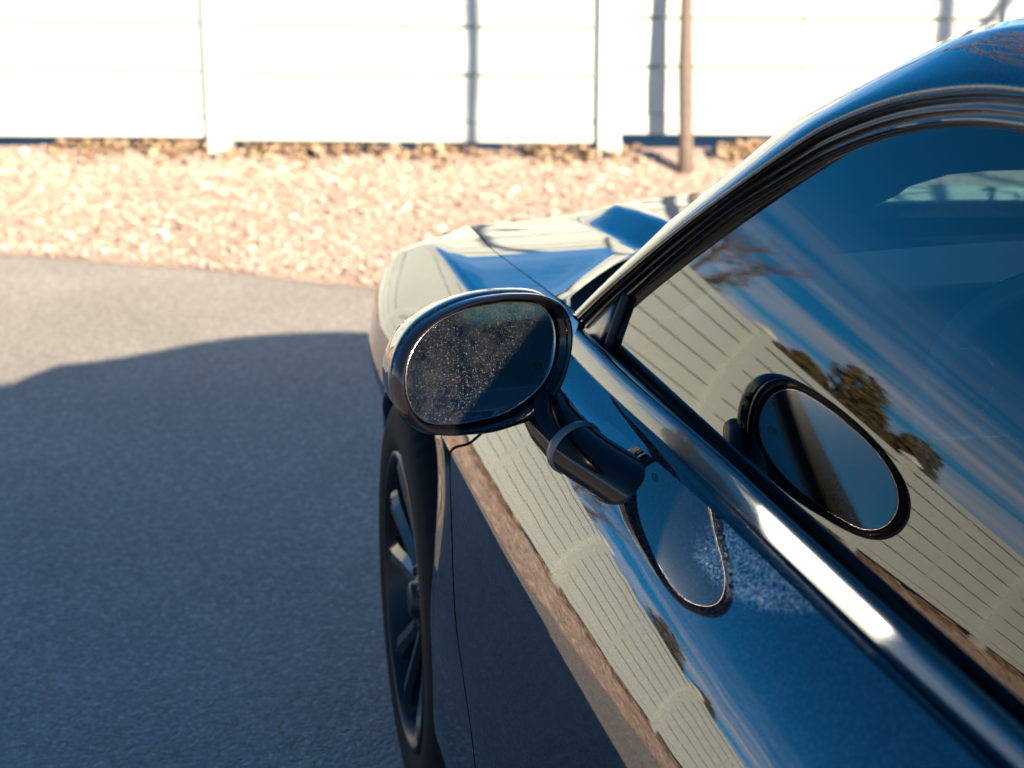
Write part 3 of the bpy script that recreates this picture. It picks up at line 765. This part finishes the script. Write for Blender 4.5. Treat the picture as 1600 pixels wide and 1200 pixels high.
rq = quarter()
v, f = loft([[Vector((x, y, z)) for x in [.70 + 1.36 * i / 16 for i in range(17)]] for y, z in ((-.60, 1.0), (-.75, .985), (-.95, .965), (-1.0, .95), (-1.02, .80), (-1.06, .60), (-1.04, .35), (-.95, .25))]); obj('trunk_lid', v, f, MP, car)
rows_ = []
for i in range(33):
    th = -.35 + (math.pi + .7) * i / 32
    rows_.append([Vector((x, .09 + r * math.cos(th), ARC_Z + r * math.sin(th))) for x, r in ((.43, ARC_R), (.46, ARC_R + .012), (.75, ARC_R + .01), (.80, ARC_R - .2), (.80, .02))])
v, f = loft(rows_); liner2 = obj('wheel_liner', v, f, MWELL, car)
mb = MBd(); mb.box((XC, 1.5, .20), (1.60, 4.6, .03)); mb.box((XC, 3.5, .5), (1.0, .5, .4)); mb.build('floor_pan', MWELL, car, smooth=False)
v, f = loft([[Vector((.455 - .02 * (z < .2), y, z)) for z in (.25, .2, .15, .14)] for y in (.5, 2.6)]); sill = obj('sill', v, f, MB, car)

for o_ in (door, belt, bseal, fen, lip, liner, hood, bump, grille, cowl, apil, cpil, wband, trim, fseal, sglass, qglass, bpil, sail, vseal, rq, liner2, sill):
    mirrored(o_)

# --- interior
def cx(rows): return loft(rows)
dash = []
for i in range(33):
    x = .74 + (2 * XC - 1.48) * i / 32; q = math.sin(math.pi * i / 32); hump = .03 * math.exp(-((x - 1.08) / .17) ** 2)
    e_ = .07 * (1 - sstep(0, .16, min(x - .74, 2 * XC - .74 - x)))
    dash.append([Vector((x, y + .10 * q * (y > 2.5), z - e_)) for y, z in ((2.80, .93), (2.70, 1.012), (2.58, 1.045), (2.42, 1.050), (2.32, 1.045 + hump), (2.24, 1.045 + hump), (2.20, .99 + hump * .7), (2.22, .85), (2.30, .60), (2.36, .45))])
v, f = loft(dash); obj('dashboard', v, f, MINT, car)
mb = MBd(); 
for r, yy_ in ((.052, 2.205),):
    for dx in (-.075, .075): mb.tube([(1.08 + dx + r * math.cos(a), yy_, .965 + r * math.sin(a)) for a in [2 * math.pi * q / 24 for q in range(25)]], .005, 6, False)
mb.build('gauge_ring', MCHR, car)
SC = Vector((1.08, 2.05, .95)); sa = Vector((0, -.95, .30)).normalized(); su = Vector((1, 0, 0)); sv = sa.cross(su).normalized()
wheel_pts = [SC + su * .185 * math.cos(a) + sv * .185 * math.sin(a) for a in [2 * math.pi * q / 48 for q in range(49)]]
mb = MBd(); mb.tube(wheel_pts, .016, 10, False); sw = mb.build('steering_wheel', MWHL, car)
mb = MBd()
for a in (0, math.pi, -math.pi / 2): mb.tube([SC - sa * .02, SC + (su * math.cos(a) + sv * math.sin(a)) * .18], [.022, .012], 8)
mb.build('spoke', MCHR, sw)
mb = MBd(); mb.tube([SC - sa * .03, SC + sa * .015, SC + sa * .022], [.07, .065, .03], 20); mb.tube([SC - sa * .03, SC - sa * .30], [.035, .04], 10); mb.build('hub', MINT, sw)
for sx_ in (1.0, 1.76):
    mb = MBd(); rws = []
    for y, z, w in ((1.85, .34, .22), (1.88, .46, .25), (1.80, .52, .255), (1.55, .50, .25), (1.40, .47, .24)):
        rws.append([Vector((sx_ + w * c_, y, z + .035 * abs(c_) ** 3)) for c_ in (-1, -.7, -.3, 0, .3, .7, 1)])
    mb.add(*loft(rws)); rws = []
    for y, z, w in ((1.40, .47, .24), (1.36, .62, .25), (1.29, .82, .25), (1.22, 1.0, .22), (1.19, 1.10, .16), (1.18, 1.12, .12)):
        rws.append([Vector((sx_ + w * c_, y + .03 * abs(c_) ** 3, z)) for c_ in (-1, -.7, -.3, 0, .3, .7, 1)])
    rws += [[p + Vector((0, -.09, 0)) for p in r] for r in reversed(rws)]
    mb.add(*loft(rws)); st = mb.build('seat', MLEA, car)
    mb = MBd(); rws = []
    for z, w, d_ in ((1.12, .06, .03), (1.14, .12, .045), (1.22, .125, .05), (1.28, .11, .045), (1.295, .07, .02)):
        rws.append([Vector((sx_ + w * math.cos(a), 1.15 + d_ * math.sin(a), z)) for a in [2 * math.pi * q / 16 for q in range(16)]])
    v, f = loft(rws, True); f.append(tuple(range(64, 80))); obj('headrest', v, f, MLEA, st)
v, f = loft([[Vector((x, y, z)) for x in [.72 + 1.32 * i / 12 for i in range(13)]] for y, z in ((.55, .45), (.45, .55), (.0, .60), (-.1, .80), (-.18, .98), (-.55, 1.0))]); obj('rear_seat', v, f, MLEA, car)
dp = obj('door_panel', *loft([[Vector((x, y, z)) for y in (.6, 1.2, 1.8, 2.5)] for x, z in ((.665, .945), (.685, .94), (.695, .90), (.70, .75), (.75, .72), (.75, .66), (.70, .62), (.70, .3))]), MINT, car); mirrored(dp)
# headliner and pillar linings
hl = []
for a, b in list(zip(GA_, GB_))[I0:14 * NS + 1]:
    row = [Vector((a.x + .035, a.y, a.z - .03)), Vector((b.x, b.y - .02, b.z - .035))] + [Vector((b.x + (XC - b.x) * t, b.y - .02 + .09 * (1 - (1 - t) ** 2) * sstep(1, 2, b.y), b.z - .03)) for t in (.3, .6, 1)]
    row += [Vector((2 * XC - q.x, q.y, q.z)) for q in reversed(row[:-1])]; hl.append(row)
v, f = loft(hl); obj('headliner', v, f, MHEAD, car)
pl_ = []
for a, b in list(zip(GA_, GB_))[:I0 + 1]: pl_.append([a + Vector((.030, -.012, -.012)), a.lerp(b, .5) + Vector((.040, -.028, -.022)), b + Vector((.024, -.014, -.022)), b + Vector((.022, .004, -.014))])
v, f = loft(pl_); ap2 = obj('pillar_lining', v, f, MHEAD, car); mirrored(ap2)
low = [(1.000, 2.900, .975), (1.028, 2.869, 1.006), (1.054, 2.797, 1.062), (1.095, 2.769, 1.09), (1.128, 2.749, 1.11), (1.136, 2.72, 1.13), (1.189, 2.699, 1.15), (1.254, 2.704, 1.153), (1.36, 2.715, 1.15)]
rws = []
for i, q in enumerate(low):
    q = Vector(q) + Vector((-.012, -.03, .004)); t = i / 8; top = Vector((.80 + .46 * t, 2.36 - .12 * t, 1.30 + .09 * t)) if i > 2 else Vector((.70 + .05 * i, 2.60 - .10 * i, 1.07 + .09 * i))
    rws.append([q, q.lerp(top, .33) + Vector((0, .01, -.005)), q.lerp(top, .66) + Vector((0, .01, -.005)), top])
v, f = loft(rws); obj('sun_visor', v, f, MINT, car)
mb = MBd(); rws = []
for t, r in ((0, .6), (.3, 1), (1, 1), (1.3, .6)): rws.append([Vector((XC + .11 * r * math.cos(a), 2.22 - .02 + .02 * t, 1.36 + .033 * r * math.sin(a))) for a in [2 * math.pi * q / 24 for q in range(24)]])
v, f = loft(rws, True); f.append(tuple(range(24))); obj('rear_view_mirror', v, f, MINT, car)

# --- wheels
def make_wheel(xo, yc, out=-1):
    """xo = outer sidewall plane"""
    root = empty('wheel', (0, 0, 0)); root.parent = car; RR = .362
    def P_(x, r, a): return Vector((xo - out * x, yc + r * math.cos(a), RR + r * math.sin(a)))
    n = 180; rows_ = []
    pr = [(.225, .255), (.238, .275), (.243, .31), (.232, .345), (.215, .357), (.17, .3615), (.165, .355), (.155, .355), (.15, .362), (.125, .362), (.12, .355), (.11, .355), (.105, .3625), (.08, .3615), (.075, .355), (.068, .355), (.063, .361), (.028, .357), (.012, .346), (.003, .325), (.000, .305), (.002, .300), (.001, .292), (.006, .275), (.012, .268), (.014, .262), (.020, .258), (.03, .254)]
    for i in range(n):
        a = 2 * math.pi * i / n; g = 1 if i % 3 == 0 else 0
        rows_.append([P_(x, r - (.006 if g and r > .352 and (x < .062 or x > .17) else 0), a) for x, r in pr])
    v, f = loft(rows_, closev=True); tyre = obj('tyre', v, f, MRUB, root)
    n = 96; pr = [(.012, .2635), (.006, .262), (.003, .257), (.006, .252), (.016, .249), (.030, .243), (.045, .240), (.10, .232), (.20, .235), (.22, .25)]
    rows_ = [[P_(x, r, 2 * math.pi * i / n) for x, r in pr] for i in range(n)]
    v, f = loft(rows_, closev=True); rim = obj('rim', v, f, MRIM, root)
    for s_ in range(5):
        a0 = 2 * math.pi * s_ / 5 + .25
        for tw in (-1, 1):
            rws = []
            for r, hw, xx, dp_ in ((.045, .036, .040, .030), (.09, .034, .034, .034), (.15, .034, .024, .036), (.20, .038, .014, .036), (.235, .046, .010, .03), (.248, .054, .014, .024)):
                ac = a0 + tw * (.16 + .10 * (r / .25)); da = hw / r / 2 if r > .05 else .3
                rws.append([P_(xx + dp_, r, ac - da * 1.25), P_(xx + .010, r, ac - da * 1.1), P_(xx, r, ac - da * .55), P_(xx + .001, r, ac + da * .3), P_(xx + .012, r, ac + da * 1.1), P_(xx + dp_, r, ac + da * 1.25)])
            v, f = loft(rws); obj('spoke', v, f, MSPK, root, auto=25)
    rws = [[P_(x, r, 2 * math.pi * i / 32) for i in range(32)] for x, r in ((.06, .075), (.040, .072), (.032, .060), (.030, .034), (.020, .032), (.016, .026), (.016, .001))]
    v, f = loft(rws, True); obj('hub_cap', v, f, MRIM, root)
    for s_ in range(5):
        mb = MBd(); a = 2 * math.pi * s_ / 5; mb.tube([P_(.05, .05, a), P_(.026, .05, a)], .009, 6); mb.build('lug_nut', MRIM, root)
    rws = [[P_(x, r, 2 * math.pi * i / 48) for i in range(48)] for x, r in ((.10, .18), (.095, .178), (.095, .06), (.10, .05))]
    v, f = loft(rws, True); obj('brake_disc', v, f, MCHR, root)
    return root
w1 = make_wheel(.373, 3.04)
def copy_wheel(dy, mir):
    c = w1.copy(); C.objects.link(c); c.parent = car
    for ch in w1.children:
        d_ = ch.copy(); C.objects.link(d_); d_.parent = c
    c.location = (0, dy, 0)
    if mir: c.scale = (-1, 1, 1)
    return c
copy_wheel(-2.95, False); copy_wheel(0, True); copy_wheel(-2.95, True)

# --- wing mirror
MM = Vector((.3779, 2.22, 1.0232)); mn = Vector((.4295, -.8946, .1236)).normalized(); MS = 1.0
mu_ = Vector((0, 0, 1)).cross(mn).normalized(); mv_ = mn.cross(mu_).normalized()
GL = [(-0.1105, -0.0052), (-0.1052, 0.0199), (-0.0922, 0.039), (-0.0652, 0.0584), (-0.0272, 0.0693), (0.0164, 0.0716), (0.0604, 0.0683), (0.09, 0.0624), (0.1081, 0.0498), (0.1167, 0.0304), (0.1156, 0.0057), (0.1084, -0.0181), (0.0933, -0.038), (0.0643, -0.0553), (0.0273, -0.066), (-0.0113, -0.0679), (-0.0543, -0.064), (-0.0822, -0.058), (-0.1004, -0.0427), (-0.1088, -0.0245)]
BZ = [(0.0573, 0.0822), (0.0809, 0.0788), (0.1104, 0.0688), (0.1295, 0.0529), (0.1369, 0.0319), (0.1359, 0.008), (0.1275, -0.0173), (0.1149, -0.0435), (0.0956, -0.0651), (0.0668, -0.0799), (0.0272, -0.0849), (-0.0266, -0.083), (-0.0645, -0.0774), (-0.0965, -0.0674), (-0.1187, -0.0481), (-0.1292, -0.0249), (-0.1312, 0.0006), (-0.1243, 0.0245), (-0.1113, 0.0442), (-0.0922, 0.06), (-0.0679, 0.0712), (-0.0418, 0.0791), (-0.0108, 0.084), (0.0231, 0.0847)]
def polar(P, n=96):
    c0 = Vector((.004, .0)); A = sorted((math.atan2(p[1] - c0.y, p[0] - c0.x), math.hypot(p[0] - c0.x, p[1] - c0.y)) for p in P)
    A = [(a - 2 * math.pi, r) for a, r in A[-4:]] + A + [(a + 2 * math.pi, r) for a, r in A[:4]]
    out = []
    for i in range(n):
        a = -math.pi + 2 * math.pi * i / n; r = sint(A, a); out.append((a, r))
    for _ in range(2): out = [(out[i][0], .25 * out[i - 1][1] + .5 * out[i][1] + .25 * out[(i + 1) % n][1]) for i in range(n)]
    return [(c0.x + r * math.cos(a), c0.y + r * math.sin(a)) for a, r in out]
gl, bz = polar(GL), polar(BZ)
def mp_(p, off, sc=1.0, sh=(0, 0)): return MM + mu_ * (p[0] * sc + sh[0]) * MS + mv_ * (p[1] * sc + sh[1]) * MS + mn * off
wm = empty('wing_mirror', (0, 0, 0)); wm.parent = car
def ringrow(P, off, sc=1.0, sh=(0, 0)): return [mp_(p, off, sc, sh) for p in P]
def lerpP(a, b, t): return [(p[0] + (q[0] - p[0]) * t, p[1] + (q[1] - p[1]) * t) for p, q in zip(a, b)]
# glass
rws = [ringrow(gl, .0, s_) for s_ in (1.0, .97, .8, .5, .2, .01)]
v, f = loft(rws, True); mg = obj('mirror_glass', v, f, MMIR, wm)
rws = [ringrow(gl, .0003, .998), ringrow(gl, .0022, 1.004), ringrow(gl, .0022, 1.016), ringrow(gl, -.004, 1.02)]
v, f = loft(rws, True); obj('glass_rim', v, f, MCHR, wm)
# heater symbol printed near the inner edge of the glass
mb = MBd(); sc_ = Vector((.088, -.016))
def stroke(P, w=.0005):
    for a, b in zip(P, P[1:]):
        a, b = Vector(a), Vector(b); d = (b - a).normalized(); q = Vector((-d.y, d.x)) * w
        mb.add([mp_(sc_ + p_, .0006) for p_ in (a - q, b - q, b + q, a + q)], [(0, 1, 2, 3)])
stroke([(.0062 * math.copysign(abs(math.cos(t)) ** .5, math.cos(t)), .0042 * math.copysign(abs(math.sin(t)) ** .5, math.sin(t))) for t in [2 * math.pi * q / 24 for q in range(25)]])
for dx in (-.003, 0, .003): stroke([(dx + .0007 * math.sin(t * 4), -.0024 + .0048 * t / 3) for t in [q * .375 for q in range(9)]], .0004)
mb.build('heater_symbol', MSEAL, wm)
# bezel: recess wall, rolled lip, outer edge
rws = [ringrow(gl, -.010, 1.01), ringrow(lerpP(gl, bz, .20), -.008), ringrow(lerpP(gl, bz, .42), .008), ringrow(lerpP(gl, bz, .55), .016), ringrow(lerpP(gl, bz, .68), .0195), ringrow(lerpP(gl, bz, .82), .0185), ringrow(lerpP(gl, bz, .93), .013), ringrow(bz, .004), ringrow(bz, -.003, .995)]
v, f = loft(rws, True); obj('bezel', v, f, MB, wm)
# housing shell behind
rws = []
for off, sc, sh in ((-.001, .975, (0, 0)), (-.002, 1.0, (0, 0)), (-.010, 1.0, (.0025, .002)), (-.025, .995, (.0105, .003)), (-.045, .97, (.0165, .003)), (-.065, .92, (.018, .003)), (-.085, .82, (.020, .002)), (-.100, .67, (.020, .0)), (-.112, .46, (.020, 0)), (-.118, .25, (.015, 0)), (-.120, .01, (.016, 0))):
    rws.append(ringrow(bz, off, sc, sh))
v, f = loft(rws, True); obj('housing', v, f, MP, wm)
# arm from housing to door, with its collar
A0, A1, A2, A3 = Vector((.450, 2.337, .969)), Vector((.467, 2.269, .952)), Vector((.500, 2.168, .914)), Vector((.625, 1.93, .878))
def frame(t):
    C_ = spline([A0, A1, A2, A3], 10); q = t * 30; i = min(29, int(q)); p = C_[i].lerp(C_[i + 1], q - i); tg = (C_[min(i + 2, 30)] - C_[max(i - 1, 0)]).normalized(); return p, tg
def armrow(t, w, h, n=32, off=(0, 0, 0)):
    p, tg = frame(t); s1 = tg.cross(Vector((0, 0, 1))).normalized(); s2 = s1.cross(tg).normalized(); p = p + Vector(off)
    return [p + s1 * w * math.cos(a) + s2 * h * math.sin(a) for a in [2 * math.pi * q / n for q in range(n)]]
rws = [armrow(t, w, h) for t, w, h in ((0, .026, .024), (.2, .030, .028), (.35, .033, .030), (.5, .036, .032), (.63, .037, .033))]
v, f = loft(rws, True); obj('arm', v, f, MARM, wm)
rws = [armrow(t, w, h) for t, w, h in ((.612, .034, .030), (.615, .0390, .0355), (.622, .0402, .0368), (.630, .0402, .0368), (.638, .0392, .0355), (.642, .034, .030))]
v, f = loft(rws, True); obj('collar', v, f, MCOL, wm)
rws = [armrow(t, w, h, off=(0, 0, dz)) for t, w, h, dz in ((.64, .0375, .0335, 0), (.69, .0370, .033, 0), (.75, .0370, .033, 0), (.81, .0390, .036, -.002), (.88, .041, .042, -.006), (1.0, .044, .050, -.012))]
v, f = loft(rws, True); obj('foot', v, f, MARM, wm)
wm2 = wm.copy(); C.objects.link(wm2); wm2.parent = car; wm2.scale = (-1, 1, 1)
for ch in list(wm.children):
    d_ = ch.copy(); C.objects.link(d_); d_.parent = wm2

# ------------------------------------------------------------------ make every panel face outwards
def face_out(o, c0):
    me = o.data; M_ = o.matrix_world.copy(); t = 0
    off = org(o)
    for p in me.polygons: t += p.area * p.normal.dot((Vector(p.center) + off - c0))
    if t < 0: me.flip_normals()
done = set()
for o in [q for q in C.objects if q.type == 'MESH' and (q.parent == car or (q.parent and q.parent.parent == car))]:
    if o.data.name in done or o.scale.x < 0: continue
    done.add(o.data.name)
    if o.parent == car: face_out(o, Vector((XC, 1.5, .6)))
    elif o.parent == wm: face_out(o, MM - mn * .05)
    elif o.parent.name.startswith('wheel'): face_out(o, Vector((.60, 3.04, .362)) if o.name != 'tyre' else Vector((.49, 3.04, .362)))
